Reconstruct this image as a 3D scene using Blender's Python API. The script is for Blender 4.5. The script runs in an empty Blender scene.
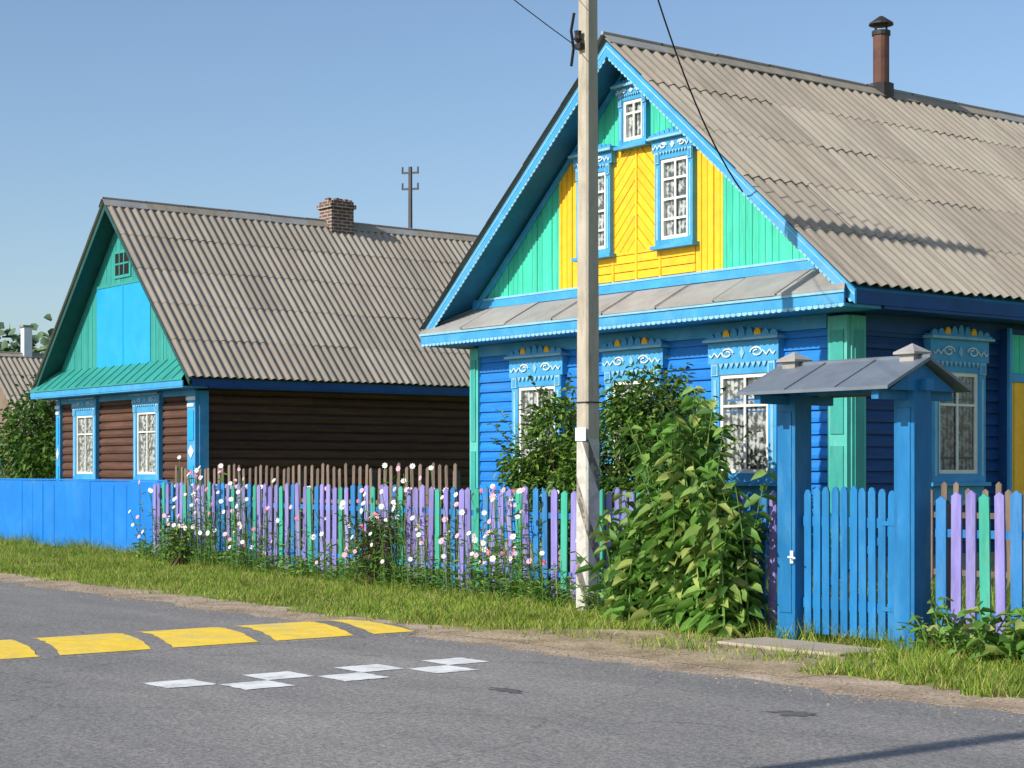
import bpy, math, random
import numpy as np
from mathutils import Matrix, Vector, noise
random.seed(7); rng=np.random.default_rng(7)
R=math.radians
scene=bpy.context.scene
# world axes: +X runs along the street (to the right), +Y away from the street into the plots
# ------------------------------------------------------------------ materials
def lin(c):
    c=c/255.0
    return c/12.92 if c<=0.04045 else ((c+0.055)/1.055)**2.4
def L(r,g,b): return (lin(r),lin(g),lin(b))
def mat(name,rgb,rough=0.6,var=0.15,scale=3.0,stretch=(1,1,1),bump=0.0,bscale=40,dirt=None,dirtamt=0.0,dscale=1.3,metal=0,spec=0.35,trans=0.0):
    m=bpy.data.materials.new(name); m.use_nodes=True
    nt=m.node_tree; N=nt.nodes; K=nt.links; N.clear()
    out=N.new('ShaderNodeOutputMaterial'); b=N.new('ShaderNodeBsdfPrincipled')
    b.inputs['Roughness'].default_value=rough; b.inputs['Metallic'].default_value=metal
    b.inputs['Specular IOR Level'].default_value=spec
    tc=N.new('ShaderNodeTexCoord'); mp=N.new('ShaderNodeMapping'); mp.inputs['Scale'].default_value=stretch
    K.new(tc.outputs['Object'],mp.inputs['Vector'])
    n1=N.new('ShaderNodeTexNoise'); n1.inputs['Scale'].default_value=scale; n1.inputs['Detail'].default_value=2 if trans>0 else 4; n1.inputs['Roughness'].default_value=0.65
    K.new(mp.outputs['Vector'],n1.inputs['Vector'])
    r1=N.new('ShaderNodeMapRange'); r1.inputs['From Min'].default_value=0.3; r1.inputs['From Max'].default_value=0.7
    r1.inputs['To Min'].default_value=1-var; r1.inputs['To Max'].default_value=1+var
    K.new(n1.outputs['Fac'],r1.inputs['Value'])
    mul=N.new('ShaderNodeVectorMath'); mul.operation='SCALE'; mul.inputs[0].default_value=rgb
    K.new(r1.outputs['Result'],mul.inputs['Scale'])
    col=mul.outputs['Vector']
    if dirt:
        n2=N.new('ShaderNodeTexNoise'); n2.inputs['Scale'].default_value=dscale; n2.inputs['Detail'].default_value=6; n2.inputs['Roughness'].default_value=0.75
        K.new(mp.outputs['Vector'],n2.inputs['Vector'])
        r2=N.new('ShaderNodeMapRange'); r2.inputs['From Min'].default_value=0.5; r2.inputs['From Max'].default_value=0.72
        r2.inputs['To Max'].default_value=dirtamt; K.new(n2.outputs['Fac'],r2.inputs['Value'])
        mx=N.new('ShaderNodeMix'); mx.data_type='RGBA'; K.new(r2.outputs['Result'],mx.inputs['Factor'])
        K.new(col,mx.inputs['A']); mx.inputs['B'].default_value=(*dirt,1); col=mx.outputs['Result']
    K.new(col,b.inputs['Base Color'])
    if bump>0:
        n3=N.new('ShaderNodeTexNoise'); n3.inputs['Scale'].default_value=bscale; n3.inputs['Detail'].default_value=2
        K.new(mp.outputs['Vector'],n3.inputs['Vector'])
        bp=N.new('ShaderNodeBump'); bp.inputs['Strength'].default_value=bump; bp.inputs['Distance'].default_value=0.01
        K.new(n3.outputs['Fac'],bp.inputs['Height']); K.new(bp.outputs['Normal'],b.inputs['Normal'])
    if trans>0:
        tr=N.new('ShaderNodeBsdfTranslucent'); K.new(col,tr.inputs['Color']); ms=N.new('ShaderNodeMixShader'); ms.inputs['Fac'].default_value=trans
        K.new(b.outputs[0],ms.inputs[1]); K.new(tr.outputs[0],ms.inputs[2]); K.new(ms.outputs[0],out.inputs['Surface'])
    else: K.new(b.outputs[0],out.inputs['Surface'])
    return m
M={}
def trio(key,name,c,amt,*a,**k):
    # three slightly different boards' worth of the same paint
    M[key]=[mat('%s_%d'%(name,i),tuple(v*f for v in L(*c)),*a,**k) for i,f in enumerate((1-amt,1,1+amt))]
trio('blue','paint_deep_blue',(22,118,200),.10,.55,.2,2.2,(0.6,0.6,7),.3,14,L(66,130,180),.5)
trio('blueshade','paint_deep_blue_shaded',(16,64,116),.14,.6,.25,2.2,(0.6,0.6,7),.35,14,L(46,74,100),.4)  # deep blue darkened: shade of the right wall put into the colour
M['sky']=mat('paint_light_blue',L(62,152,202),.55,.14,3,(1,1,1),.2,20,L(125,178,202),.5)
M['soffit']=mat('soffit_blue',L(36,110,150),.7,.15,3,(1,1,1),.2,20,L(70,110,130),.5)
M['eave']=mat('eave_navy',L(18,72,130),.6,.2,3,(1,1,1),.2,14,L(50,80,110),.4)
M['lace_trim']=mat('paint_pale_blue',L(138,188,210),.55,.14,6,(1,1,1),.1,30,L(100,155,185),.6)
trio('green','paint_sea_green',(64,194,162),.07,.55,.14,3,(6,1,.8),.25,12,L(100,200,170),.5)
M['greenc']=mat('paint_corner_green',L(86,184,170),.55,.14,3,(3,3,.8),.25,12,L(130,190,175),.5)
M['greenp']=mat('paint_corner_panel',L(60,158,146),.55,.14,3,(3,3,.8),.25,12,L(110,175,160),.5)
trio('yellow','paint_yellow',(250,188,38),.05,.55,.1,3,(2,2,2),.25,12,L(222,168,74),.5)
M['white']=mat('paint_white',L(210,222,228),.5,.08,6,(1,1,1),.1,30,L(170,180,185),.4)
M['cream']=mat('paint_sash',L(226,226,216),.5,.08,6)
M['teal']=mat('paint_teal_metal',L(54,146,134),.45,.14,2,(1,1,1),.1,8,L(50,120,108),.5)
trio('tealw','paint_teal_wood',(52,148,138),.07,.55,.14,3,(6,1,.8),.2,12,L(60,125,115),.45)
M['teald']=mat('paint_dark_teal',L(34,80,76),.6,.2,3,(1,1,1),.2,12,L(60,80,76),.5)
M['cyan']=mat('paint_cyan',L(30,158,212),.5,.07,2,(1,1,1),.15,12,L(80,170,205),.4)
M['fblue']=mat('paint_fence_blue',L(20,120,205),.5,.12,1.2,(1,1,1),.12,12,L(60,134,190),.6)
trio('gblue','paint_gate_blue',(26,114,170),.08,.55,.18,2.5,(2,2,.6),.35,16,L(86,142,170),.5)
trio('purple','paint_lavender',(130,122,184),.12,.6,.2,3,(4,4,.7),.3,16,L(165,160,190),.7)
trio('fgreen','paint_picket_green',(58,158,134),.12,.6,.18,3,(4,4,.7),.3,16,L(115,162,142),.6)
trio('pblue','paint_picket_blue',(46,118,176),.12,.6,.18,3,(4,4,.7),.3,16,L(100,140,172),.6)
trio('brownshade','weathered_log_shaded',(76,55,44),.18,.8,.35,2.0,(0.5,0.5,8),.6,10,L(32,24,20),.7)  # weathered logs, darkened to carry the shade of side and back walls
trio('brownlit','log_front_lit',(92,64,50),.12,.8,.3,2.0,(0.5,0.5,8),.6,10,L(50,38,32),.7)  # same logs, lighter colour standing in for sun on the front
trio('greywood','grey_weathered_wood',(122,106,92),.15,.85,.25,3,(5,5,.7),.4,14,L(76,66,58),.6)
M['dark']=mat('dark_gap',L(26,24,24),.9,.1)
ROOF=[mat('asbestos_sheet_%d'%i,c,.9,.12,1.6,(.5,2.6,.5),.5,12,L(114,108,95),.5,1.1) for i,c in enumerate([L(158,147,131),L(152,142,127),L(163,153,137)])]
M['capmetal']=mat('ridge_cap_zinc',L(156,153,148),.7,.15,2,(1,1,1),.1,8,L(120,112,104),.5)
M['skirt']=mat('skirt_sheet_zinc',L(150,148,144),.65,.16,1.8,(1,1,1),.2,5,L(118,112,104),.6)
M['rust']=mat('rusty_pipe',L(98,66,56),.7,.25,4,(1,1,1),.2,20,L(50,38,34),.7)
M['iron']=mat('dark_iron',L(48,44,42),.6,.2,4)
M['haze_iron']=mat('far_pole_hazed',L(90,88,92),.8,.1,4)  # iron paled, distance haze put into its colour
M['gmetal']=mat('gate_roof_metal',L(116,125,135),.45,.16,2.5,(1,1,1),.15,6,L(84,88,94),.5,metal=.2)
M['found']=mat('foundation_render',L(140,135,125),.9,.15,2,(1,1,1),.5,20)
M['concrete']=mat('concrete_pole',L(178,169,152),.9,.16,2.2,(2,2,.5),.5,30,L(126,116,102),.7,2.0)
M['slab']=mat('concrete_slab',L(172,158,138),.9,.12,2.2,(1,1,1),.4,30,L(124,109,88),.6)
M['stone']=mat('gravel_stones',L(140,127,110),.9,.3,9)
M['stem']=mat('green_stem',L(92,130,58),.7,.2,4)
M['bark']=mat('bark',L(80,66,52),.9,.3,6,(1,1,.3),.5,20)
M['wire']=mat('cable_black',L(20,20,22),.6,.05)
LEAF=[mat('leaf_dark',L(60,94,36),.5,.35,1.6,trans=.3,spec=.3),mat('leaf_mid',L(88,124,48),.5,.35,1.6,trans=.3,spec=.3),mat('leaf_light',L(126,154,66),.5,.3,1.6,trans=.3,spec=.3)]
FAR=[mat('far_leaf_hazed_a',L(84,108,80),.8,.2,.3),mat('far_leaf_hazed_b',L(98,122,88),.8,.2,.3)]  # greyed greens, with the haze of distance painted into the leaves
BIG=[mat('bigleaf_a',L(100,144,60),.5,.3,2.5,trans=.32,spec=.35),mat('bigleaf_b',L(132,164,80),.5,.3,2.5,trans=.32,spec=.35),mat('bigleaf_c',L(168,180,100),.5,.3,2.5,trans=.32,spec=.35),mat('bigleaf_d',L(72,110,48),.5,.3,2.5,trans=.3,spec=.3)]
GRASS=[mat('grass_a',L(118,146,52),.7,.25,.7,trans=.3,spec=.2),mat('grass_b',L(150,168,66),.7,.2,.7,trans=.3,spec=.2),mat('grass_c',L(94,124,46),.7,.2,.7,trans=.3,spec=.2),mat('grass_dry',L(188,172,112),.8,.2,.7,trans=.2,spec=.2)]
FL=[mat('petal_white',L(244,240,242),.6,.04,trans=.2),mat('petal_pink',L(230,182,208),.6,.08,trans=.2),mat('petal_magenta',L(206,110,160),.6,.08,trans=.2),mat('petal_yellow',L(240,205,60),.6,.05,trans=.2)]

def lace_mat():
    m=bpy.data.materials.new('lace_curtain'); m.use_nodes=True; nt=m.node_tree; N=nt.nodes; K=nt.links
    b=N['Principled BSDF']; b.inputs['Roughness'].default_value=.9
    tc=N.new('ShaderNodeTexCoord')
    v=N.new('ShaderNodeTexVoronoi'); v.feature='F1'; v.inputs['Scale'].default_value=13
    K.new(tc.outputs['Object'],v.inputs['Vector'])
    n=N.new('ShaderNodeTexNoise'); n.inputs['Scale'].default_value=11; n.inputs['Detail'].default_value=6; n.inputs['Roughness'].default_value=.7; K.new(tc.outputs['Object'],n.inputs['Vector'])
    w=N.new('ShaderNodeTexWave'); w.inputs['Scale'].default_value=4; w.inputs['Distortion'].default_value=1.2; K.new(tc.outputs['Object'],w.inputs['Vector'])
    a=N.new('ShaderNodeMath'); a.operation='MULTIPLY_ADD'; K.new(v.outputs['Distance'],a.inputs[0]); a.inputs[1].default_value=-.35; K.new(n.outputs['Fac'],a.inputs[2])
    a2=N.new('ShaderNodeMath'); a2.operation='MULTIPLY_ADD'; K.new(w.outputs['Fac'],a2.inputs[0]); a2.inputs[1].default_value=.12; K.new(a.outputs[0],a2.inputs[2])
    r=N.new('ShaderNodeValToRGB'); r.color_ramp.elements[0].position=.31; r.color_ramp.elements[0].color=(.11,.115,.12,1)
    r.color_ramp.elements[1].position=.48; r.color_ramp.elements[1].color=(.68,.68,.66,1)
    K.new(a2.outputs[0],r.inputs['Fac']); K.new(r.outputs['Color'],b.inputs['Base Color']); return m
def glass_mat():
    m=bpy.data.materials.new('window_glass'); m.use_nodes=True; nt=m.node_tree; N=nt.nodes; K=nt.links; N.clear()
    o=N.new('ShaderNodeOutputMaterial'); t=N.new('ShaderNodeBsdfTransparent'); t.inputs['Color'].default_value=(.86,.89,.88,1)
    g=N.new('ShaderNodeBsdfGlossy'); g.inputs['Roughness'].default_value=.03
    f=N.new('ShaderNodeFresnel'); f.inputs['IOR'].default_value=1.6; x=N.new('ShaderNodeMixShader')
    K.new(f.outputs[0],x.inputs[0]);K.new(t.outputs[0],x.inputs[1]);K.new(g.outputs[0],x.inputs[2]);K.new(x.outputs[0],o.inputs[0]); return m
def brick_mat():
    m=bpy.data.materials.new('old_brick'); m.use_nodes=True; nt=m.node_tree; N=nt.nodes; K=nt.links
    b=N['Principled BSDF']; b.inputs['Roughness'].default_value=.9
    tc=N.new('ShaderNodeTexCoord'); s=N.new('ShaderNodeSeparateXYZ'); K.new(tc.outputs['Object'],s.inputs[0])
    ad=N.new('ShaderNodeMath'); K.new(s.outputs[0],ad.inputs[0]); K.new(s.outputs[1],ad.inputs[1])
    c=N.new('ShaderNodeCombineXYZ'); K.new(ad.outputs[0],c.inputs[0]); K.new(s.outputs[2],c.inputs[1])
    t=N.new('ShaderNodeTexBrick'); K.new(c.outputs[0],t.inputs['Vector']); t.inputs['Scale'].default_value=1
    t.inputs['Brick Width'].default_value=.26; t.inputs['Row Height'].default_value=.085; t.inputs['Mortar Size'].default_value=.012
    t.inputs['Color1'].default_value=(*L(122,86,74),1); t.inputs['Color2'].default_value=(*L(92,72,64),1); t.inputs['Mortar'].default_value=(*L(170,160,148),1)
    n=N.new('ShaderNodeTexNoise'); n.inputs['Scale'].default_value=5; n.inputs['Detail'].default_value=6; K.new(tc.outputs['Object'],n.inputs['Vector'])
    mx=N.new('ShaderNodeMix'); mx.data_type='RGBA'; mx.blend_type='MULTIPLY'; mx.inputs['Factor'].default_value=.8
    K.new(t.outputs['Color'],mx.inputs['A']); K.new(n.outputs['Fac'],mx.inputs['B']); 
    g=N.new('ShaderNodeMix'); g.data_type='RGBA'; g.blend_type='ADD'; g.inputs['Factor'].default_value=.3
    K.new(mx.outputs['Result'],g.inputs['A']); K.new(t.outputs['Color'],g.inputs['B']); K.new(g.outputs['Result'],b.inputs['Base Color']); return m
M['lace']=lace_mat(); M['glass']=glass_mat(); M['brick']=brick_mat()

def ramp_ground(name,cols,scale,det=8,fine=60,finev=.35,bump=.4,rough=.95,cracks=False,stretch=(1,1,1)):
    m=bpy.data.materials.new(name); m.use_nodes=True; nt=m.node_tree; N=nt.nodes; K=nt.links
    b=N['Principled BSDF']; b.inputs['Roughness'].default_value=rough; b.inputs['Specular IOR Level'].default_value=.2
    tc=N.new('ShaderNodeTexCoord'); mp=N.new('ShaderNodeMapping'); mp.inputs['Scale'].default_value=stretch; K.new(tc.outputs['Object'],mp.inputs['Vector'])
    n=N.new('ShaderNodeTexNoise'); n.inputs['Scale'].default_value=scale; n.inputs['Detail'].default_value=det; n.inputs['Roughness'].default_value=.65; K.new(mp.outputs[0],n.inputs['Vector'])
    r=N.new('ShaderNodeValToRGB'); e=r.color_ramp.elements
    while len(e)<len(cols): e.new(.5)
    for i,c in enumerate(cols): e[i].position=.3+.4*i/(len(cols)-1); e[i].color=(*c,1)
    K.new(n.outputs['Fac'],r.inputs['Fac'])
    f=N.new('ShaderNodeTexNoise'); f.inputs['Scale'].default_value=fine; f.inputs['Detail'].default_value=3; K.new(tc.outputs['Object'],f.inputs['Vector'])
    mr=N.new('ShaderNodeMapRange'); mr.inputs['From Min'].default_value=.3; mr.inputs['From Max'].default_value=.7; mr.inputs['To Min'].default_value=1-finev; mr.inputs['To Max'].default_value=1+finev
    K.new(f.outputs['Fac'],mr.inputs['Value'])
    s=N.new('ShaderNodeVectorMath'); s.operation='SCALE'; K.new(r.outputs['Color'],s.inputs[0]); K.new(mr.outputs[0],s.inputs['Scale'])
    col=s.outputs['Vector']
    if cracks:
        nn=N.new('ShaderNodeTexNoise'); nn.inputs['Scale'].default_value=1.5; nn.inputs['Detail'].default_value=5; K.new(tc.outputs['Object'],nn.inputs['Vector'])
        mm=N.new('ShaderNodeVectorMath'); mm.operation='MULTIPLY_ADD'; K.new(nn.outputs['Color'],mm.inputs[0]); mm.inputs[1].default_value=(.9,.9,.9); K.new(tc.outputs['Object'],mm.inputs[2])
        v=N.new('ShaderNodeTexVoronoi'); v.feature='DISTANCE_TO_EDGE'; v.inputs['Scale'].default_value=.3; K.new(mm.outputs[0],v.inputs['Vector'])
        cr=N.new('ShaderNodeMapRange'); cr.inputs['From Min'].default_value=.0; cr.inputs['From Max'].default_value=.006; cr.inputs['To Min'].default_value=.7; cr.inputs['To Max'].default_value=1
        K.new(v.outputs['Distance'],cr.inputs['Value'])
        s2=N.new('ShaderNodeVectorMath'); s2.operation='SCALE'; K.new(col,s2.inputs[0]); K.new(cr.outputs[0],s2.inputs['Scale']); col=s2.outputs['Vector']
        v6=N.new('ShaderNodeTexNoise'); v6.inputs['Scale'].default_value=75; v6.inputs['Detail'].default_value=3; v6.inputs['Roughness'].default_value=.7; K.new(tc.outputs['Object'],v6.inputs['Vector'])
        r6=N.new('ShaderNodeMapRange'); r6.inputs['From Min'].default_value=.35; r6.inputs['From Max'].default_value=.7; r6.inputs['To Min'].default_value=.66; r6.inputs['To Max'].default_value=1.5; K.new(v6.outputs['Fac'],r6.inputs['Value'])
        s3=N.new('ShaderNodeVectorMath'); s3.operation='SCALE'; K.new(col,s3.inputs[0]); K.new(r6.outputs[0],s3.inputs['Scale']); col=s3.outputs['Vector']
    K.new(col,b.inputs['Base Color'])
    bp=N.new('ShaderNodeBump'); bp.inputs['Strength'].default_value=bump; bp.inputs['Distance'].default_value=.01; K.new(f.outputs['Fac'],bp.inputs['Height']); K.new(bp.outputs[0],b.inputs['Normal'])
    return m
M['ground']=ramp_ground('grass_ground',[L(90,106,44),L(112,126,54),L(134,138,68),L(150,138,90)],.6)
M['asphalt']=ramp_ground('old_asphalt',[L(112,110,108),L(128,125,121),L(148,143,137)],.45,9,28,.24,.6,.85,True,(.3,1,1))
M['asphaltd']=ramp_ground('asphalt_patch',[L(92,91,92),L(106,104,104)],1.2,8,45,.25,.35,.85)
M['gravel']=ramp_ground('sandy_shoulder',[L(122,106,88),L(166,147,124),L(192,174,149)],1.4,9,30,.36,.9)
M['dirt']=ramp_ground('dirt_path',[L(118,102,78),L(160,142,113),L(190,171,143)],1.5,9,30,.34,.9)
M['ymark']=mat('road_paint_yellow',L(242,204,66),.7,.12,5,(1,1,1),.3,28,L(196,186,130),.85,1.8)
M['wmark']=mat('road_paint_white',L(228,228,224),.7,.1,6,(1,1,1),.3,28,L(150,148,144),.85,2.6)

# ------------------------------------------------------------------ mesh builder
def clip(poly,region):
    out=list(poly)
    n=len(region)
    for i in range(n):
        a=region[i]; b=region[(i+1)%n]
        def side(p): return (b[0]-a[0])*(p[1]-a[1])-(b[1]-a[1])*(p[0]-a[0])
        inp=out; out=[]
        for j in range(len(inp)):
            p=inp[j]; q=inp[(j+1)%len(inp)]; sp=side(p); sq=side(q)
            if sp>=0: out.append(p)
            if (sp>=0)!=(sq>=0):
                t=sp/(sp-sq); out.append((p[0]+t*(q[0]-p[0]),p[1]+t*(q[1]-p[1])))
        if len(out)<3: return []
    return out
class MB:
    def __init__(s): s.v=[];s.f=[];s.m=[];s.mats=[];s.T=Matrix.Identity(4)
    def mi(s,m):
        mm=M[m] if isinstance(m,str) else m
        if isinstance(mm,list): mm=random.choice(mm)
        if mm not in s.mats: s.mats.append(mm)
        return s.mats.index(mm)
    def add(s,vs,fs,m):
        k=len(s.v); i=s.mi(m)
        for p in vs: s.v.append(tuple(s.T@Vector(p)))
        for f in fs: s.f.append([k+j for j in f]); s.m.append(i)
    def box(s,x0,x1,y0,y1,z0,z1,m):
        vs=[(x,y,z) for x in(x0,x1) for y in(y0,y1) for z in(z0,z1)]
        s.add(vs,[(0,1,3,2),(4,6,7,5),(0,4,5,1),(2,3,7,6),(0,2,6,4),(1,5,7,3)],m)
    def prism(s,poly,y0,y1,m,back=True):
        n=len(poly); vs=[(p[0],y0,p[1]) for p in poly]+[(p[0],y1,p[1]) for p in poly]
        fs=[tuple(range(n))]+[(i,i+n,(i+1)%n+n,(i+1)%n) for i in range(n)]
        if back: fs.append(tuple(range(2*n-1,n-1,-1)))
        s.add(vs,fs,m)
    def boards(s,region,ang,pitch,gap,y0,y1,m,jit=.004):
        d=(math.cos(R(ang)),math.sin(R(ang))); n=(-d[1],d[0])
        pr=[p[0]*n[0]+p[1]*n[1] for p in region]; a=math.floor(min(pr)/pitch)*pitch
        while a<max(pr):
            st=[]
            for q,t in((a,-30),(a,30),(a+pitch-gap,30),(a+pitch-gap,-30)): st.append((n[0]*q+d[0]*t,n[1]*q+d[1]*t))
            c=clip(st,region)
            if c: s.prism(c,y0+random.uniform(-jit,jit),y1,m,False)
            a+=pitch
    def siding(s,x0,x1,z0,z1,pitch,y,m,round_=False,dep=.036):
        z=z0
        while z<z1-.01:
            zz=min(z+pitch,z1); xs=[x0]
            while xs[-1]<x1-.01: xs.append(min(x1,xs[-1]+random.uniform(2.5,5.5)))
            for xa,xc in zip(xs[:-1],xs[1:]):
                j=random.uniform(-.004,.004)
                if round_: pf=[(y+.02,z),(y-dep*.8+j,z+.18*pitch),(y-dep*1.3+j,z+.5*pitch),(y-dep*.8+j,z+.82*pitch),(y+.02,zz)]
                else: pf=[(y+.01,z),(y-dep+j,z+.004),(y-dep*.92+j,z+.35*pitch),(y-.004,zz)]
                vs=[]
                for p in pf: vs+= [(xa,p[0],p[1]),(xc-.003,p[0],p[1])]
                s.add(vs,[(2*i,2*i+1,2*i+3,2*i+2) for i in range(len(pf)-1)],m)
            z+=pitch
    def tube(s,path,rad,n,m,cap=True):
        path=[Vector(p) for p in path]; k=len(path)
        if not hasattr(rad,'__len__'): rad=[rad]*k
        vs=[]
        for i,p in enumerate(path):
            d=(path[min(i+1,k-1)]-path[max(i-1,0)]).normalized()
            a=d.cross(Vector((0,0,1))) if abs(d.z)<.95 else d.cross(Vector((1,0,0)))
            a.normalize(); b=d.cross(a)
            for j in range(n):
                t=2*math.pi*(j+.5)/n; vs.append(p+(a*math.cos(t)+b*math.sin(t))*rad[i])
        fs=[(i*n+j,i*n+(j+1)%n,(i+1)*n+(j+1)%n,(i+1)*n+j) for i in range(k-1) for j in range(n)]
        if cap: fs+=[tuple(range(n)),tuple(range((k-1)*n,k*n))]
        s.add(vs,fs,m)
    def build(s,name,parent=None,loc=(0,0,0),rz=0,bevel=0,smooth=False):
        me=bpy.data.meshes.new(name); me.from_pydata(s.v,[],s.f)
        for m in s.mats: me.materials.append(m)
        me.polygons.foreach_set('material_index',s.m)
        if smooth: me.polygons.foreach_set('use_smooth',[True]*len(s.f))
        me.update(); o=bpy.data.objects.new(name,me); scene.collection.objects.link(o)
        o.location=loc; o.rotation_euler=(0,0,rz)
        if parent: o.parent=parent
        if bevel:
            b=o.modifiers.new('bevel','BEVEL'); b.width=bevel; b.segments=1; b.limit_method='ANGLE'
        return o
def empty(name,loc):
    e=bpy.data.objects.new(name,None); e.location=loc; e.empty_display_size=.5; scene.collection.objects.link(e); return e
def npmesh(name,verts,faces,k,mats,midx,parent=None,loc=(0,0,0)):
    me=bpy.data.meshes.new(name); nv=len(verts); nf=len(faces)
    me.vertices.add(nv); me.vertices.foreach_set('co',np.asarray(verts,dtype=np.float32).ravel())
    me.loops.add(nf*k); me.loops.foreach_set('vertex_index',np.asarray(faces,dtype=np.int32).ravel())
    me.polygons.add(nf); me.polygons.foreach_set('loop_start',np.arange(0,nf*k,k,dtype=np.int32))
    me.polygons.foreach_set('loop_total',np.full(nf,k,dtype=np.int32))
    for m in mats: me.materials.append(m)
    me.polygons.foreach_set('material_index',np.asarray(midx,dtype=np.int32))
    me.update(calc_edges=True); me.validate()
    o=bpy.data.objects.new(name,me); o.location=loc; scene.collection.objects.link(o)
    if parent: o.parent=parent
    return o
def leaves(name,P,A,Ls,W,mats,parent=None,droop=.25,fold=.25,loc=(0,0,0),mw=None):
    P=np.asarray(P);A=np.asarray(A);n=len(P); A=A/np.linalg.norm(A,axis=1,keepdims=True)
    up=np.tile([0,0,1.0],(n,1))+rng.normal(size=(n,3))*.55
    S=np.cross(A,up); S/=np.linalg.norm(S,axis=1,keepdims=True)+1e-6; Nn=np.cross(S,A)
    Ls=np.asarray(Ls)[:,None]; W=np.asarray(W)[:,None]; D=np.array([[0,0,-1.0]])
    def pt(t,w,lift): return P+A*Ls*t+S*W*w+Nn*W*lift+D*Ls*droop*t*t
    V=np.stack([pt(0,0,0),pt(.32,.5,fold),pt(.72,.36,fold*.8),pt(1,0,0),pt(.72,-.36,fold*.8),pt(.32,-.5,fold)],1).reshape(-1,3)
    b=(np.arange(n)*6)[:,None]
    F=np.concatenate([b+np.array([[0,1,2,3]]),b+np.array([[0,3,4,5]])],1).reshape(-1,4)
    mi=np.repeat(rng.choice(len(mats),n,p=mw),2)
    return npmesh(name,V,F,4,mats,mi,parent,loc)

# ------------------------------------------------------------------ window builder (faces -Y, origin bottom centre of casing)
def window(name,parent,loc,rz,w,h,c=.12,cols=2,rows=2,head=.34,casing='sky',acc='yellow',small=False,apron=True):
    b=MB(); x=w/2
    b.box(-x,-x+c,-.085,.02,0,h,casing); b.box(x-c,x,-.085,.02,0,h,casing)
    b.box(-x+c,x-c,-.08,.02,h-c,h,casing); b.box(-x+c,x-c,-.08,.02,0,c*.8,casing)
    for sx in(-1,1):
        xi=sx*(x-c*.5)
        b.box(xi-c*.16,xi+c*.16,-.092,-.086,.08,h-.22,'lace_trim')
    xi=x-c; zi0=c*.8; zi1=h-c; f=.05
    b.box(-xi,-xi+f,-.062,.0,zi0,zi1,'cream'); b.box(xi-f,xi,-.062,.0,zi0,zi1,'cream')
    b.box(-xi+f,xi-f,-.062,.0,zi1-f,zi1,'cream'); b.box(-xi+f,xi-f,-.062,.0,zi0,zi0+f,'cream')
    for i in range(1,cols):
        X=-xi+2*xi*i/cols; b.box(X-.018,X+.018,-.058,-.04,zi0+f,zi1-f,'cream')
    zz=[zi0+(zi1-zi0)*.68] if rows==2 else [zi0+(zi1-zi0)*i/rows for i in range(1,rows)]
    for Z in zz: b.box(-xi+f,xi-f,-.0555,-.041,Z-.016,Z+.016,'cream')
    b.add([(-xi,-.008,zi0),(xi,-.008,zi0),(xi,-.008,zi1),(-xi,-.008,zi1)],[(0,1,2,3)],'lace')
    b.add([(-xi+f,-.036,zi0+f),(xi-f,-.036,zi0+f),(xi-f,-.036,zi1-f),(-xi+f,-.036,zi1-f)],[(0,1,2,3)],'glass')
    b.box(-x-.05,x+.05,-.14,.0,-.05,-.002,casing)
    if apron:
        b.box(-x,x,-.06,.02,-.24,-.055,casing)
        n=9
        for i in range(n):
            X=-x+2*x*(i+.5)/n; r=x/n*.8
            b.prism([(X-r,-.24),(X-r*.5,-.29),(X,-.31),(X+r*.5,-.29),(X+r,-.24)][::-1],-.055,-.03,'lace_trim')
    if head>0:
        X=x+.05
        b.box(-X,X,-.10,.02,h+.002,h+head*.62,casing)
        b.box(-X-.04,X+.04,-.17,.02,h+head*.62+.002,h+head*.62+.035,'lace_trim')
        b.box(-X-.02,X+.02,-.14,.02,h+head*.62+.038,h+head*.62+.065,casing)
        zt=h+head*.62+.067; n=9
        for i in range(n):                       # crest of rounded leaves
            cx=-X+2*X*(i+.5)/n; r=X/n*.9; hh=head*(.12+.16*(1-abs(i-4)/4))
            pl=[(cx-r,zt),(cx+r,zt)]+[(cx+r*math.cos(t),zt+hh*math.sin(t)) for t in(.6,1.2,1.57,1.94,2.54)]
            b.prism(pl,-.12,-.09,acc if (i in(2,6) and not small) else casing)
        for sx in(-1,1):                          # carved scrolls
            path=[]
            for k in range(15):
                t=k/14*math.pi*2.6; r=head*.15*(1-k/22); path.append((sx*(X*.42-r*math.cos(t)*1.7),-.112,h+head*.28+r*math.sin(t)))
            b.tube(path,.013,4,'white')
            path=[(sx*(X*.55+X*.38*k/8),-.112,h+head*.25+.03*math.sin(k*1.6)) for k in range(9)]; b.tube(path,.011,4,'white')
            b.box(sx*(x-c*.5)-c*.42,sx*(x-c*.5)+c*.42,-.105,-.086,h-.16,h-.001,'lace_trim')
            b.box(sx*(x-c*.5)-c*.25,sx*(x-c*.5)+c*.25,-.112,-.106,h-.14,h-.03,casing)
        n=9
        for i in range(n):
            cx=-(x-c)+2*(x-c)*(i+.5)/n; r=(x-c)/n*.85; z0=h+.0
            b.prism([(cx-r,z0),(cx,z0-.05*(head/.34)),(cx+r,z0)][::-1],-.105,-.083,'lace_trim')
        b.prism([(.0,h+head*.1),(.045,h+head*.28),(0,h+head*.46),(-.045,h+head*.28)],-.115,-.101,'white' if small else 'lace_trim')
    return b.build(name,parent,loc,rz)

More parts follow.
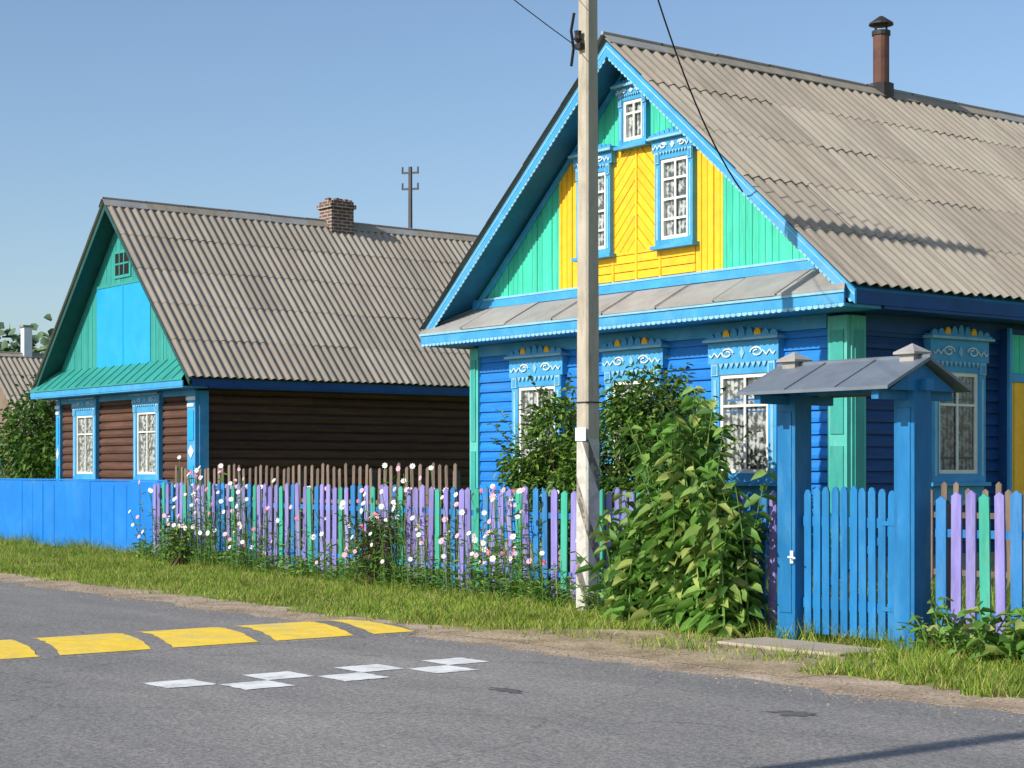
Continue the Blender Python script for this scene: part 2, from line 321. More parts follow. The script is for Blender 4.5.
def lace_edge(b,p0,p1,y0,y1,step,drop,m='lace_trim'):
    p0=Vector((p0[0],p0[1]));p1=Vector((p1[0],p1[1])); d=p1-p0; Ln=d.length; d.normalize(); nn=Vector((d.y,-d.x))
    if nn.y>0: nn=-nn
    n=max(1,int(Ln/step)); s_=Ln/n
    for i in range(n):
        a=p0+d*s_*(i+.04); e=p0+d*s_*(i+.96); q=[a,a+nn*drop*.7+d*s_*.06,a+nn*drop+d*s_*.3,a+nn*drop+d*s_*.62,e+nn*drop*.7-d*s_*.06,e]
        b.prism([(t.x,t.y) for t in q],y0,y1,m)

# ------------------------------------------------------------------ corrugated roof
def roof(parent,hw_e,ze,zr,y0,y1,rows,wave=.2,seed=1,deck='sky'):
    rr=random.Random(seed)
    for side in(-1,1):
        b=MB(); lip=MB(); n=int((y1-y0)/wave*8); dx=hw_e; dz=zr-ze; Ln=math.hypot(dx,dz); nx,nz=dz/Ln*side,dx/Ln
        ms=[b.mi(r) for r in ROOF]
        per=int(round(1.13/wave))*8; lm=lip.mi(ROOF[0])
        for r in range(rows):
            t0=r/rows; t1=(r+1)/rows+ (.03 if r<rows-1 else 0)   # t from eave up
            prev=None
            for i in range(n):
                sh=i//per
                if sh!=prev:
                    o,sl=rr.uniform(-.005,.005),rr.uniform(-.016,.016); sk=rr.uniform(-.008,.008); mi=ms[rr.randrange(3)]; fresh=True; prev=sh
                def P(y,t,lift,a=None):
                    a=.022*math.cos(2*math.pi*y/wave)+.05
                    tt=t+((sl+sk*((i%per)/per))/Ln if t==t0 else 0); h=a+lift+o
                    return (side*(dx*(1-tt))+nx*h,y,ze+dz*tt+nz*h)
                ya=y0+(y1-y0)*i/n; yb=y0+(y1-y0)*(i+1)/n
                if fresh: b.v+= [P(ya,t0,.012),P(ya,t1,0)]; fresh=False
                k=len(b.v); b.v+=[P(yb,t0,.012),P(yb,t1,0)]
                b.f.append([k-2,k,k+1,k-1]); b.m.append(mi)
                q=len(lip.v); lip.v+=[P(ya,t0,.012),P(yb,t0,.012),P(yb,t0,.001),P(ya,t0,.001)]
                lip.f.append([q,q+3,q+2,q+1]); lip.m.append(lm)
        b.build('roof_sheets',parent,smooth=True); lip.build('roof_sheet_ends',parent)
        d=MB(); 
        p=[(side*dx*.995,ze),(0,zr),(0,zr-.07),(side*dx*.995,ze-.06)]
        if side>0: p=p[::-1]
        d.prism(p,y0+.1,y1-.02,deck); d.build('roof_deck',parent)
    c=MB(); y=y0-.02; 
    while y<y1:
        ye=min(y+1.1,y1+.02); j=rr.uniform(-.006,.006)
        for s_ in(-1,1):
            dx=.17; dz=dx*(zr-ze)/hw_e
            c.add([(0,y,zr+.115+j),(0,ye+.04,zr+.11+j),(s_*dx,ye+.04,zr+.105-dz+j),(s_*dx,y,zr+.105-dz+j),(s_*dx,ye+.04,zr+.085-dz+j),(s_*dx,y,zr+.085-dz+j)],[(0,1,2,3),(3,2,4,5)],random.choice(['capmetal',ROOF[0],ROOF[1],'capmetal']))
        c.tube([(0,y,zr+.115+j),(0,ye+.03,zr+.112+j)],.03,6,'capmetal'); y+=1.1
    c.build('ridge_cap',parent)

# ================================================================== RIGHT HOUSE
H=empty('blue_wooden_house',(-18.78,16.76,0))
hw=3.91; Ld=13.0; zt=3.55; ze=3.80; zr=7.60; he=4.51; oh=.60
b=MB(); b.box(-hw-.03,hw+.03,-.03,Ld,-.1,.5,'found'); b.box(-hw+.02,hw-.02,.02,Ld-.02,.5,3.9,'dark'); b.build('foundation_and_core',H)
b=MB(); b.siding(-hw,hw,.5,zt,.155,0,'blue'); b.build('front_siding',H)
b=MB(); b.siding(0,Ld,.5,zt+.1,.155,0,'blueshade'); b.build('side_siding_right',H,(hw,0,0),R(90))
b=MB(); b.siding(-Ld,0,.5,zt+.1,.155,0,'blue'); b.build('side_siding_left',H,(-hw,0,0),R(-90))
b=MB(); b.siding(-hw,hw,.5,zt+.1,.155,0,'blue'); b.build('back_siding',H,(0,Ld,0),R(180))
b=MB(); b.prism([(-hw,3.6),(hw,3.6),(0,zr-.2)],Ld-.02,Ld+.02,'green'); b.build('back_gable',H)
b=MB()
for X0,X1 in((hw-.27,hw+.05),(-hw-.05,-hw+.17)):
    b.box(X0,X1,-.07,-.0,.45,zt-.02,'greenc')
    for z0,z1 in((.6,1.9),(2.05,zt-.2)):
        b.box(X0+.05,X1-.05,-.085,-.072,z0,z1,'greenp')
b.box(hw+.0,hw+.07,.0,.26,.45,zt-.02,'greenc'); b.box(hw+.072,hw+.085,.05,.21,.6,zt-.2,'greenp')
b.box(hw+.0,hw+.06,6.0,6.22,.45,zt,'greenc')
b.build('corner_boards',H)
for i,X in enumerate((-2.2,0.0,2.2)): window('window_%d'%(i+1),H,(X,-.03,1.44),0,1.2,1.58,.15,2,2,.46)
window('side_window_1',H,(hw+.03,2.04,1.44),R(90),1.1,1.58,.14,2,2,.46)
window('side_window_2',H,(hw+.03,8.3,1.44),R(90),1.1,1.6,.14,2,2,.46)
b=MB(); b.box(hw,hw+.16,2.98,5.9,.5,3.5,'blueshade'); 
b.T=Matrix.Translation((hw+.165,2.98,0))@Matrix.Rotation(R(90),4,'Z')
b.boards([(.06,.55),(2.9,.55),(2.9,2.78),(.06,2.78)],90,.12,.008,-.02,.0,'yellow'); b.boards([(.06,2.9),(2.9,2.9),(2.9,3.42),(.06,3.42)],90,.12,.008,-.02,.0,'green')
b.box(0.06,2.9,-.04,0,2.785,2.895,'sky'); b.box(-.0,.055,-.045,0,.5,3.5,'sky'); b.build('porch_panelling',H)
gz=4.15
xb=(zr-.10-gz)/((zr-ze)/he)
tri=[(-xb,gz),(xb,gz),(0,zr-.10)]
b=MB(); b.prism(tri,-.005,.1,'dark')
b.boards(clip([(-5,4),(-1.74,4),(-1.74,8),(-5,8)],tri),90,.12,.007,-.03,0,'green')
b.boards(clip([(1.74,4),(5,4),(5,8),(1.74,8)],tri),90,.12,.007,-.03,0,'green')
b.boards(clip([(-1.74,6.2),(1.74,6.2),(1.74,8),(-1.74,8)],tri),90,.12,.007,-.03,0,'green')
for sx in(-1,1):
    reg=[(.02,4.72),(.5,4.72),(.5,6.2),(.02,6.2)] if sx>0 else [(-.5,4.72),(-.02,4.72),(-.02,6.2),(-.5,6.2)]
    b.boards(reg,-45 if sx>0 else 45,.12,.012,-.035,0,'yellow')
    reg=[(1.2,4.3),(1.74,4.3),(1.74,6.2),(1.2,6.2)] if sx>0 else [(-1.74,4.3),(-1.2,4.3),(-1.2,6.2),(-1.74,6.2)]
    b.boards(clip(reg,tri),90,.12,.012,-.035,0,'yellow')
b.boards([(-1.2,4.3),(1.2,4.3),(1.2,4.72),(-1.2,4.72)],0,.12,.012,-.035,0,'yellow')
b.boards([(.5,4.72),(1.2,4.72),(1.2,6.2),(.5,6.2)],0,.12,.012,-.033,0,'yellow'); b.boards([(-1.2,4.72),(-.5,4.72),(-.5,6.2),(-1.2,6.2)],0,.12,.012,-.033,0,'yellow')
b.box(-.018,.018,-.05,0,4.3,6.2,'yellow')
for X in(-.5,.5): b.box(X-.02,X+.02,-.05,-.01,4.3,6.2,'yellow')
b.box(-xb+.1,xb-.1,-.075,0,gz+.0,gz+.15,'sky'); 
b.box(-xb+.3,xb-.3,-.085,-.076,gz+.12,gz+.15,'lace_trim')
b.build('gable_boards',H)
window('attic_window_1',H,(-.86,-.035,4.72),0,.76,1.3,.10,2,4,.28,small=True,apron=False)
window('attic_window_2',H,(.86,-.035,4.72),0,.76,1.3,.10,2,4,.28,small=True,apron=False)
window('attic_window_3',H,(0,-.035,6.22),0,.58,.72,.08,2,2,.18,small=True,apron=False)
roof(H,he,ze,zr,-oh-.06,Ld+.4,5,.2,1,'soffit')
b=MB(); yb=-oh+.03
for sx in(-1,1):
    def q(t,o): return (sx*he*t, zr-(zr-ze)*t-o)
    pl=[q(0,.0),q(1.01,.0),q(1.01,.17),q(0,.20)]
    if sx>0: pl=pl[::-1]
    b.prism(pl,yb-.03,yb,'sky')
    lace_edge(b,q(0.01,.185),q(1.0,.165),yb-.028,yb-.010,.085,.036,'lace_trim')
    pl=[q(0,.05),q(1.01,.05),q(1.01,.07),q(0,.075)]
    if sx>0: pl=pl[::-1]
    b.prism(pl,yb-.036,yb-.031,'lace_trim')
b.build('barge_boards',H)
b=MB()
for sx in(-1,1):
    pl=[(sx*.25,zr-.32),(sx*4.1,ze+.09),(sx*4.1,ze+.02),(sx*.25,zr-.39)]
    if sx>0: pl=pl[::-1]
    b.prism(pl,-.10,-.035,'sky')
b.build('gable_moulding',H)
b=MB(); X=he-.06; zs0=4.16; zs1=3.80; ys=-.70
n=8
for i in range(n):
    a=-X+2*X*i/n; e=-X+2*X*(i+1)/n; j=random.uniform(-.008,.008)
    aa=max(-xb+.05,min(xb-.05,a)); ee=max(-xb+.05,min(xb-.05,e))
    b.add([(a,ys,zs1+j),(e+.03,ys,zs1+j+.005),(ee+.03,-.03,zs0+j+.005),(aa,-.03,zs0+j),(a,ys,zs1+j-.03),(e+.03,ys,zs1+j-.03)],[(0,1,2,3),(0,4,5,1)],random.choice(['skirt','skirt','capmetal']))
    b.tube([(a,ys,zs1+.006),(aa,-.03,zs0+.006)],.01,4,'skirt')
b.build('skirt_roof',H)
b=MB(); b.box(-X,X,ys+.03,0,zt+.02,zt+.06,'sky'); b.box(-X,X,ys+.02,ys+.05,zt+.062,3.765,'sky'); b.box(-X-.02,X+.02,ys+.0,ys+.018,3.735,3.768,'lace_trim')
lace_edge(b,(-X,zt+.063),(X,zt+.063),ys+.025,ys+.045,.10,.05)
b.box(-hw+.17,hw-.3,-.06,-.0,zt-.16,zt+.018,'sky')
for sx in(-1,1):
    x0,x1=(hw+.0,he-.02) if sx>0 else (-he+.02,-hw)
    b.box(x0,x1,.02,Ld+.3,zt+.02,zt+.055,'eave'); 
    xo=he-.045 if sx>0 else -he+.015
    b.box(xo,xo+.03,-.55,Ld+.35,zt+.06,ze-.03,'eave')
    xw=hw+.002 if sx>0 else -hw-.05
    b.box(xw,xw+.048,.27,Ld,zt-.2,zt+.018,'eave')
b.build('cornice',H)
b=MB()
b.tube([(0,5.2,zr-.1),(0,5.2,zr+.18)],.2,10,'iron'); b.tube([(0,5.2,zr+.15),(0,5.2,zr+1.02)],.13,14,'rust'); b.tube([(0,5.2,zr+.96),(0,5.2,zr+1.03)],.15,14,'iron')
for t in range(4): b.tube([(.11*math.cos(t*1.57),5.2+.11*math.sin(t*1.57),zr+1.0),(.13*math.cos(t*1.57),5.2+.13*math.sin(t*1.57),zr+1.15)],.012,4,'iron')
b.tube([(0,5.2,zr+1.13),(0,5.2,zr+1.16),(0,5.2,zr+1.27)],[.2,.19,.03],14,'iron'); b.build('stove_pipe',H)

# ================================================================== LEFT HOUSE
G=empty('brown_log_house',(-38.25,18.05,0))
hw2=3.66; L2=13; zt2=3.35; ze2=3.57; zr2=7.80; he2=4.16; oh2=.49
b=MB(); b.box(-hw2-.03,hw2+.03,-.03,L2,-.1,.45,'found'); b.box(-hw2+.03,hw2-.03,.03,L2-.02,.4,3.7,'dark'); b.build('foundation_and_core',G)
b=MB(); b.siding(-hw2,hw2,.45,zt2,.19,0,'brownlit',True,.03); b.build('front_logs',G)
b=MB(); b.siding(0,L2,.45,zt2+.1,.2,0,'brownshade',True,.035); b.build('side_logs_right',G,(hw2,0,0),R(90))
b=MB(); b.siding(-L2,0,.45,zt2+.1,.2,0,'brownshade',True,.035); b.build('side_logs_left',G,(-hw2,0,0),R(-90))
b=MB(); b.siding(-hw2,hw2,.45,zt2+.1,.2,0,'brownshade',True,.045); b.prism([(-hw2,3.4),(hw2,3.4),(0,zr2-.2)],-.02,.02,'tealw'); b.build('back_logs',G,(0,L2,0),R(180))
b=MB()
for X0,X1 in((hw2-.3,hw2+.07),(-hw2-.05,-hw2+.2)):
    b.box(X0,X1,-.10,-.0,.45,zt2-.02,'sky'); 
    for z0,z1 in((.6,1.7),(2.25,2.9)): b.box(X0+.06,X1-.06,-.115,-.102,z0,z1,'cyan')
    b.prism([(X0+.05,2.0),((X0+X1)/2,1.85),(X1-.05,2.0),((X0+X1)/2,2.15)],-.115,-.102,'white'); b.box(X0+.03,X1-.03,-.125,-.102,2.98,3.05,'white'); b.box(X0-.02,X1+.02,-.125,-.102,3.12,3.2,'white')
b.box(hw2+.0,hw2+.09,.0,.22,.45,zt2-.02,'sky')
b.build('corner_boards',G)
for i,X in enumerate((-1.95,1.40)): window('window_%d'%(i+1),G,(X,-.05,1.37),0,1.3,1.72,.17,2,2,.34,apron=True)
gz2=4.05; k2=(zr2-ze2)/he2; xb2=(zr2-.10-gz2)/k2; tri=[(-xb2,gz2),(xb2,gz2),(0,zr2-.10)]
b=MB(); b.prism(tri,-.005,.1,'dark')
b.boards(clip([(-5,4),(-1.42,4),(-1.42,8),(-5,8)],tri),90,.13,.008,-.03,0,'tealw'); b.boards(clip([(1.42,4),(5,4),(5,8),(1.42,8)],tri),90,.13,.008,-.03,0,'tealw')
b.boards(clip([(-1.42,6.0),(1.42,6.0),(1.42,8),(-1.42,8)],tri),90,.13,.008,-.03,0,'tealw')
b.prism(clip([(-1.42,gz2),(1.42,gz2),(1.42,6.0),(-1.42,6.0)],tri),-.04,0,'cyan')
b.box(-.025,.025,-.05,-.041,gz2,6,'cyan'); b.box(-1.42,1.42,-.055,-.041,5.93,6.0,'tealw')
b.box(-.45,.45,-.06,0,6.1,6.75,'tealw'); b.box(-.36,.36,-.066,-.061,6.17,6.68,'dark')
for X in(-.12,.12): b.box(X-.02,X+.02,-.075,-.067,6.17,6.68,'tealw')
b.box(-.36,.36,-.074,-.067,6.41,6.45,'tealw')
b.build('gable_boards',G)
roof(G,he2,ze2,zr2,-oh2-.06,L2+.3,5,.2,2,'teald')
b=MB(); yb=-oh2+.03
for sx in(-1,1):
    def q(t,o): return (sx*he2*t, zr2-(zr2-ze2)*t-o)
    pl=[q(0,.0),q(1.01,.0),q(1.01,.12),q(0,.15)]
    if sx>0: pl=pl[::-1]
    b.prism(pl,yb-.03,yb,'teald')
b.build('barge_boards',G)
b=MB(); X=he2-.05; zs0=4.06; zs1=3.56; ys=-.62; n=18
for i in range(n):
    a=-X+2*X*i/n; e=-X+2*X*(i+1)/n
    aa=max(-xb2+.05,min(xb2-.05,a)); ee=max(-xb2+.05,min(xb2-.05,e))
    b.add([(a,ys,zs1),(e,ys,zs1),(ee,-.03,zs0),(aa,-.03,zs0),(a,ys,zs1-.03),(e,ys,zs1-.03)],[(0,1,2,3),(0,4,5,1)],'teal')
    b.tube([(a,ys,zs1+.012),(aa,-.03,zs0+.012)],.015,4,'teal')
b.build('skirt_roof',G)
b=MB(); b.box(-X,X,ys+.03,0,zt2+.02,zt2+.05,'sky'); b.box(-X,X,ys+.02,ys+.05,zt2+.052,3.525,'sky'); b.box(-hw2,hw2,-.08,0,zt2-.12,zt2+.018,'sky')
for sx in(-1,1):
    x0,x1=(hw2,he2-.02) if sx>0 else (-he2+.02,-hw2)
    b.box(x0,x1,.02,L2+.2,zt2+.02,zt2+.05,'eave'); xo=he2-.04 if sx>0 else -he2+.01
    b.box(xo,xo+.03,-.4,L2+.25,zt2+.052,ze2-.02,'eave')
b.build('cornice',G)
b=MB(); b.box(-.3,.3,5.5,6.15,zr2-.5,zr2+.42,'brick'); b.box(-.35,.35,5.45,6.2,zr2+.42,zr2+.52,'brick'); b.box(-.3,.3,5.5,6.15,zr2+.52,zr2+.6,'brick')
for q in range(7): 
    u=random.uniform(-.28,.1); b.box(u,u+.2,5.5+q*.09,5.5+q*.09+.085,zr2+.6,zr2+random.uniform(.62,.69),'brick')
b.build('brick_chimney',G)

# ================================================================== FAR HOUSE
D=empty('distant_grey_house',(-61.3,24,0))
b=MB(); b.box(-3.4,3.4,0,10,0,3.0,'greywood'); b.prism([(-3.4,3.0),(3.4,3.0),(0,5.5)],.0,10,'greywood'); b.build('walls',D)
roof(D,4.0,2.6,5.7,-.5,10.4,4,.2,3,'greywood')
b=MB(); b.box(-.16,.16,.95,1.25,5.3,6.75,'white'); b.box(-.2,.2,.9,1.3,6.75,6.83,'found'); b.build('chimney',D)
window('window_1',D,(0,-.02,1.1),0,1.1,1.3,.12)

# ================================================================== POLES & WIRES
def pole(name,loc,h,stripes=True):
    e=empty(name,loc); b=MB()
    w0,w1=.108,.08; ch=.022; vs=[]
    for z,w in((-.3,w0),(h,w1)):
        c=ch
        for x,y in((-w,-w+c),(-w+c,-w),(w-c,-w),(w,-w+c),(w,w-c),(w-c,w),(-w+c,w),(-w,w-c)): vs.append((x,y,z))
    b.add(vs,[(i,(i+1)%8,(i+1)%8+8,i+8) for i in range(8)]+[tuple(range(8,16))],'pole_s' if stripes else 'concrete'); b.build('concrete_shaft',e)
    b=MB()
    for z in(h-.45,h-2.4):
        b.box(-.05,.05,-.5 if z>h-1 else -.16,.5 if z>h-1 else .1,z-.03,z+.03,'iron')
        for y in((-.45,.45) if z>h-1 else (-.15,)): b.tube([(0,y,z+.03),(0,y,z+.08),(0,y,z+.12),(0,y,z+.17)],[.012,.05,.035,.045],8,'iron')
    b.tube([(-.1,-.12,h-2.0),(-.13,-.14,h-2.2),(-.11,-.12,h-2.4),(-.14,-.13,h-2.6)],.018,5,'wire')
    b.build('insulators_and_bracket',e)
    return e
m=M['concrete'].copy(); m.name='concrete_pole_painted_base'; M['pole_s']=m
nt=m.node_tree; N=nt.nodes; K=nt.links
bs=[n for n in N if n.type=='BSDF_PRINCIPLED'][0]; src=bs.inputs['Base Color'].links[0].from_socket
tc=[n for n in N if n.type=='TEX_COORD'][0]; sp=N.new('ShaderNodeSeparateXYZ'); K.new(tc.outputs['Object'],sp.inputs[0])
def mth(op,a,b_,c_=None):
    n=N.new('ShaderNodeMath'); n.operation=op
    for i,x in enumerate((a,b_,c_)):
        if x is None: continue
        if isinstance(x,(int,float)): n.inputs[i].default_value=x
        else: K.new(x,n.inputs[i])
    return n.outputs[0]
xy=mth('ADD',sp.outputs[0],sp.outputs[1]); dg=mth('MULTIPLY_ADD',xy,2.2,sp.outputs[2]); fr=mth('FRACT',mth('MULTIPLY',dg,1.15),0); st=mth('LESS_THAN',fr,.3)
low=mth('LESS_THAN',sp.outputs[2],1.95)
nn=N.new('ShaderNodeTexNoise'); nn.inputs['Scale'].default_value=9; nn.inputs['Detail'].default_value=8; K.new(tc.outputs['Object'],nn.inputs['Vector'])
wear=mth('GREATER_THAN',nn.outputs['Fac'],.47)
m1=N.new('ShaderNodeMix'); m1.data_type='RGBA'; K.new(st,m1.inputs['Factor']); m1.inputs['A'].default_value=(.55,.54,.5,1); m1.inputs['B'].default_value=(.10,.097,.095,1)
m2=N.new('ShaderNodeMix'); m2.data_type='RGBA'; K.new(mth('MULTIPLY',low,mth('MULTIPLY_ADD',wear,.5,.35)),m2.inputs['Factor']); K.new(src,m2.inputs['A']); K.new(m1.outputs['Result'],m2.inputs['B']); K.new(m2.outputs['Result'],bs.inputs['Base Color'])
PX,PY=-15.37,12.95
P=pole('utility_pole',(PX,PY,0),8.8)
b=MB(); b.box(-.085,.1,-.118,-.112,1.93,2.08,'white'); b.box(-.07,.09,-.122,-.119,1.96,2.05,'cream'); b.box(-.111,.111,-.1105,.111,2.36,2.375,'iron'); b.build('notice_plate',P)
P2=pole('utility_pole',(-6.95,-2.2,0),9.0,False)
def wire(name,a,b_,sag,r=.012):
    b=MB(); a=Vector(a);b_=Vector(b_); pts=[a.lerp(b_,i/24)-Vector((0,0,sag*4*(i/24)*(1-i/24))) for i in range(25)]
    b.tube(pts,r,5,'wire'); return b.build(name)
wire('overhead_cable',(PX+.05,PY+.45,8.5),(-18.78+2.75,16.76-.68,5.15),.45,.011)
wire('overhead_cable',(PX-.1,PY-.15,6.45),(-6.95,-2.2,9.0),.5,.006)
wire('overhead_cable',(PX-.1,PY-.1,7.0),(-7.0,-2.2,9.1),.4,.005)
b=MB(); b.tube([(0,0,0),(0,0,11.9)],[.11,.07],6,'haze_iron')
for z in(11.7,11.15): b.box(-.3,.3,-.03,.03,z-.03,z+.03,'haze_iron')
for x in(-.27,.27): b.tube([(x,0,11.7),(x,0,11.9)],.035,5,'haze_iron'); b.tube([(x,0,11.15),(x,0,11.35)],.035,5,'haze_iron')
b.build('distant_utility_pole',None,(-49.6,33.9,0),R(40))

# ================================================================== FENCES
def picket(b,x,y,rz,h,w,m,t=.018,z0=.05,rnd=False,tilt=0):
    b.T=Matrix.Translation((x,y,0))@Matrix.Rotation(rz,4,'Z')@Matrix.Rotation(tilt,4,'Y')
    a=w/2
    if rnd: pl=[(-a,z0),(a,z0),(a,h-.05),(a*.6,h-.012),(0,h),(-a*.6,h-.012),(-a,h-.05)]
    else: pl=[(-a,z0),(a,z0),(a,h-.035),(.0,h),(-a,h-.035)]
    b.prism(pl,-t,0,m); b.T=Matrix.Identity(4)
def fence(name,pts,h,pitch,w,cols,rails=(.35,1.05),railm='pblue',jh=.03,seq=None,rnd=False,jt=.012):
    e=empty(name,(pts[0][0],pts[0][1],0)); b=MB(); rb=MB(); k=0
    for (x0,y0),(x1,y1) in zip(pts[:-1],pts[1:]):
        dx,dy=x1-x0,y1-y0; Ln=math.hypot(dx,dy); rz=math.atan2(dy,dx); n=int(Ln/pitch)
        for i in range(n):
            t=(i+.5)/n; cc=cols[seq[k%len(seq)]] if seq else random.choice(cols); k+=1
            picket(b,x0+dx*t-pts[0][0],y0+dy*t-pts[0][1]+random.uniform(-.004,.0),rz,h+random.uniform(-jh,jh),w*random.uniform(.9,1.1),cc,rnd=rnd,tilt=random.gauss(0,jt))
        rb.T=Matrix.Translation((x0-pts[0][0],y0-pts[0][1],0))@Matrix.Rotation(rz,4,'Z')
        for z in rails: rb.box(0,Ln,.002,.045,z-.035,z+.035,railm)
        q=0
        while q<Ln: rb.box(q,q+.09,.047,.13,0,h-.1,'greywood'); q+=2.4
    b.build('pickets',e); rb.build('rails_and_posts',e); return e
FP=[(-28.7,14.1),(-15.6,13.3),(-11.86,12.38)]
fence('picket_fence',FP,1.38,.19,.115,['purple','fgreen','pblue'],seq=[0,0,1,0,2,0,0,1,2,0,0,0,1,0,2,2,0,1,0,0,2,1,0,0],jt=.016)
fence('picket_fence',[(-9.98,12.38),(-4.0,12.4)],1.40,.155,.105,['purple','fgreen','pblue'],seq=[2,0,0,1,0,2,0,1,0,0,2],jt=.006)
fence('weathered_picket_fence',[(-32.6,16.5),(-22.75,16.5)],1.68,.2,.085,['greywood'],railm='greywood',jh=.05,jt=.02)
fence('weathered_picket_fence',[(-14.6,17.4),(-5,17.5)],1.42,.2,.085,['greywood'],railm='greywood',jh=.05,jt=.02)
e=empty('blue_board_fence',(-29.0,14.55,0)); b=MB(); 
x=0
while x>-26:
    w=random.choice([1.2,1.25,1.15]); b.box(x-w+.006,x,-.012+random.uniform(-.004,.004),.012,.04,1.385+random.uniform(-.006,.006),'fblue'); x-=w
b.boards([(-26,0.1),(0,0.1),(0,1.3),(-26,1.3)],90,.60,.59,-.016,-.008,'fblue',.001)
b.box(-26,0,-.03,.03,1.39,1.42,'fblue'); b.box(-26,0,.014,.06,.3,.38,'fblue'); b.box(-26,0,.014,.06,1.0,1.08,'fblue')
b.build('sheet_panels',e); b=MB(); x=0
while x>-26: b.box(x-.08,x,.062,.14,0,1.35,'fblue'); x-=2.4
b.build('posts',e); e.rotation_euler=(0,0,R(-1.5))

# ================================================================== GATE
g=empty('roofed_wooden_gate',(-10.94,12.38,0)); b=MB(); hx=.71
for sx in(-1,1):
    b.box(sx*hx-.115,sx*hx+.115,-.115,.115,0,2.42,'gblue')
    b.box(sx*hx-.075,sx*hx+.075,-.125,-.117,.25,2.15,'gblue')
    b.box(sx*hx-.125,sx*hx+.125,-.127,.127,0,.12,'gblue')
b.build('posts',g,bevel=.008)
b=MB(); b.box(-hx-.2,hx+.2,-.05,.05,2.30,2.40,'gblue')
for sx in(-1,1):
    b.box(sx*hx-.04,sx*hx+.04,-.5,.5,2.22,2.298,'gblue')
b.T=Matrix.Rotation(R(90),4,'Z')
for xo in(-hx-.12,hx+.08): b.prism([(-.45,2.30),(.45,2.30),(0,2.54)],xo-.0,xo+.03,'gblue')
b.T=Matrix.Identity(4); b.build('roof_frame',g)
b=MB(); xe=hx+.2
for s_ in(-1,1):
    n=3
    for i in range(n):
        a=-xe+2*xe*i/n; e2=-xe+2*xe*(i+1)/n
        b.add([(a,0,2.60),(e2,0,2.60),(e2,s_*.57,2.33),(a,s_*.57,2.33),(a,s_*.57,2.30),(e2,s_*.57,2.30),(a,0,2.57),(e2,0,2.57)],[(0,1,2,3),(3,2,5,4),(6,4,5,7),(0,3,4,6),(1,7,5,2)],'gmetal')
        if i: b.tube([(a,0,2.605),(a,s_*.57,2.335)],.009,4,'gmetal')
b.tube([(-xe-.01,0,2.60),(xe+.01,0,2.60)],.022,6,'gmetal')
b.build('metal_roof',g)
b=MB()
for sx in(-1,1):
    X=sx*hx; b.box(X-.08,X+.08,-.08,.08,2.54,2.645,'capmetal')
    z=2.645; v=[(X-.12,-.12,z),(X+.12,-.12,z),(X+.12,.12,z),(X-.12,.12,z),(X,0,z+.08),(X-.12,-.12,z-.02),(X+.12,-.12,z-.02),(X+.12,.12,z-.02),(X-.12,.12,z-.02)]
    b.add(v,[(0,1,4),(1,2,4),(2,3,4),(3,0,4),(5,6,1,0),(6,7,2,1),(7,8,3,2),(8,5,0,3),(8,7,6,5)],'capmetal')
b.build('post_caps',g)
b=MB(); n=10
for i in range(n):
    x=-.56+1.12*(i+.5)/n; picket(b,x,-.02,0,1.42+.03*math.sin(math.pi*(i+.5)/n)+random.uniform(-.008,.008),.085,'gblue',rnd=True,z0=.07,tilt=random.gauss(0,.004))
for z in(.35,1.12): b.box(-.58,.58,-.018,.03,z-.045,z+.045,'gblue')
b.prism([(-.54,.39),(-.44,.39),(.54,1.07),(.44,1.07)],-.015,.02,'gblue')
b.build('gate_leaf',g)
b=MB(); b.tube([(-.62,-.13,.78),(-.62,-.18,.78),(-.56,-.18,.78),(-.53,-.18,.77)],.010,6,'white'); b.box(-.64,-.60,-.135,-.126,.72,.84,'white')
for z in(.35,1.12): b.box(.4,.6,-.045,-.04,z-.02,z+.02,'gblue')
b.build('handle_and_hinges',g)

# ================================================================== GROUND
def sheet(name,pts,z,m):
    me=bpy.data.meshes.new(name); me.from_pydata([(x,y,z) for x,y in pts],[],[tuple(range(len(pts)))]); me.materials.append(M[m]); o=bpy.data.objects.new(name,me); scene.collection.objects.link(o); return o
sheet('ground',[(-900,-900),(900,-900),(900,900),(-900,900)],0,'ground')
def jag(x,f,a,s): return a*noise.noise(Vector((x*f,s,0)))+a*.5*noise.noise(Vector((x*f*3.7,s+5,0)))
def strip(name,x0,x1,flo,fhi,z,m,step=.15):
    n=int((x1-x0)/step); v=[];f=[]
    for i in range(n+1):
        x=x0+(x1-x0)*i/n; v+=[(x,flo(x),z),(x,fhi(x),z)]
    f=[(2*i,2*i+2,2*i+3,2*i+1) for i in range(n)]
    me=bpy.data.meshes.new(name); me.from_pydata(v,[],f); me.materials.append(M[m]); o=bpy.data.objects.new(name,me); scene.collection.objects.link(o)
ghi=lambda x:10.42+jag(x,.45,.35,1.0)
rhi=lambda x:9.58+jag(x,.9,.2,7)+jag(x,4,.07,2)
strip('gravel_shoulder',-120,60,lambda x:1.0,ghi,.004,'gravel')
strip('road',-400,200,lambda x:1.7+jag(x,.8,.12,3),rhi,.008,'asphalt',.1)
dtop=lambda x:10.2+1.9*max(0,math.sin(math.pi*(x+14.2)/4.8))**.5+jag(x,1.2,.35,11)
strip('dirt_path',-14.2,-9.4,lambda x:10.0,dtop,.0065,'dirt',.08)
b=MB(); b.box(-.75,.7,-.55,.1,-.02,.03,'slab'); b.build('concrete_doorstep',None,(-10.95,11.95,0),R(1),bevel=.01)
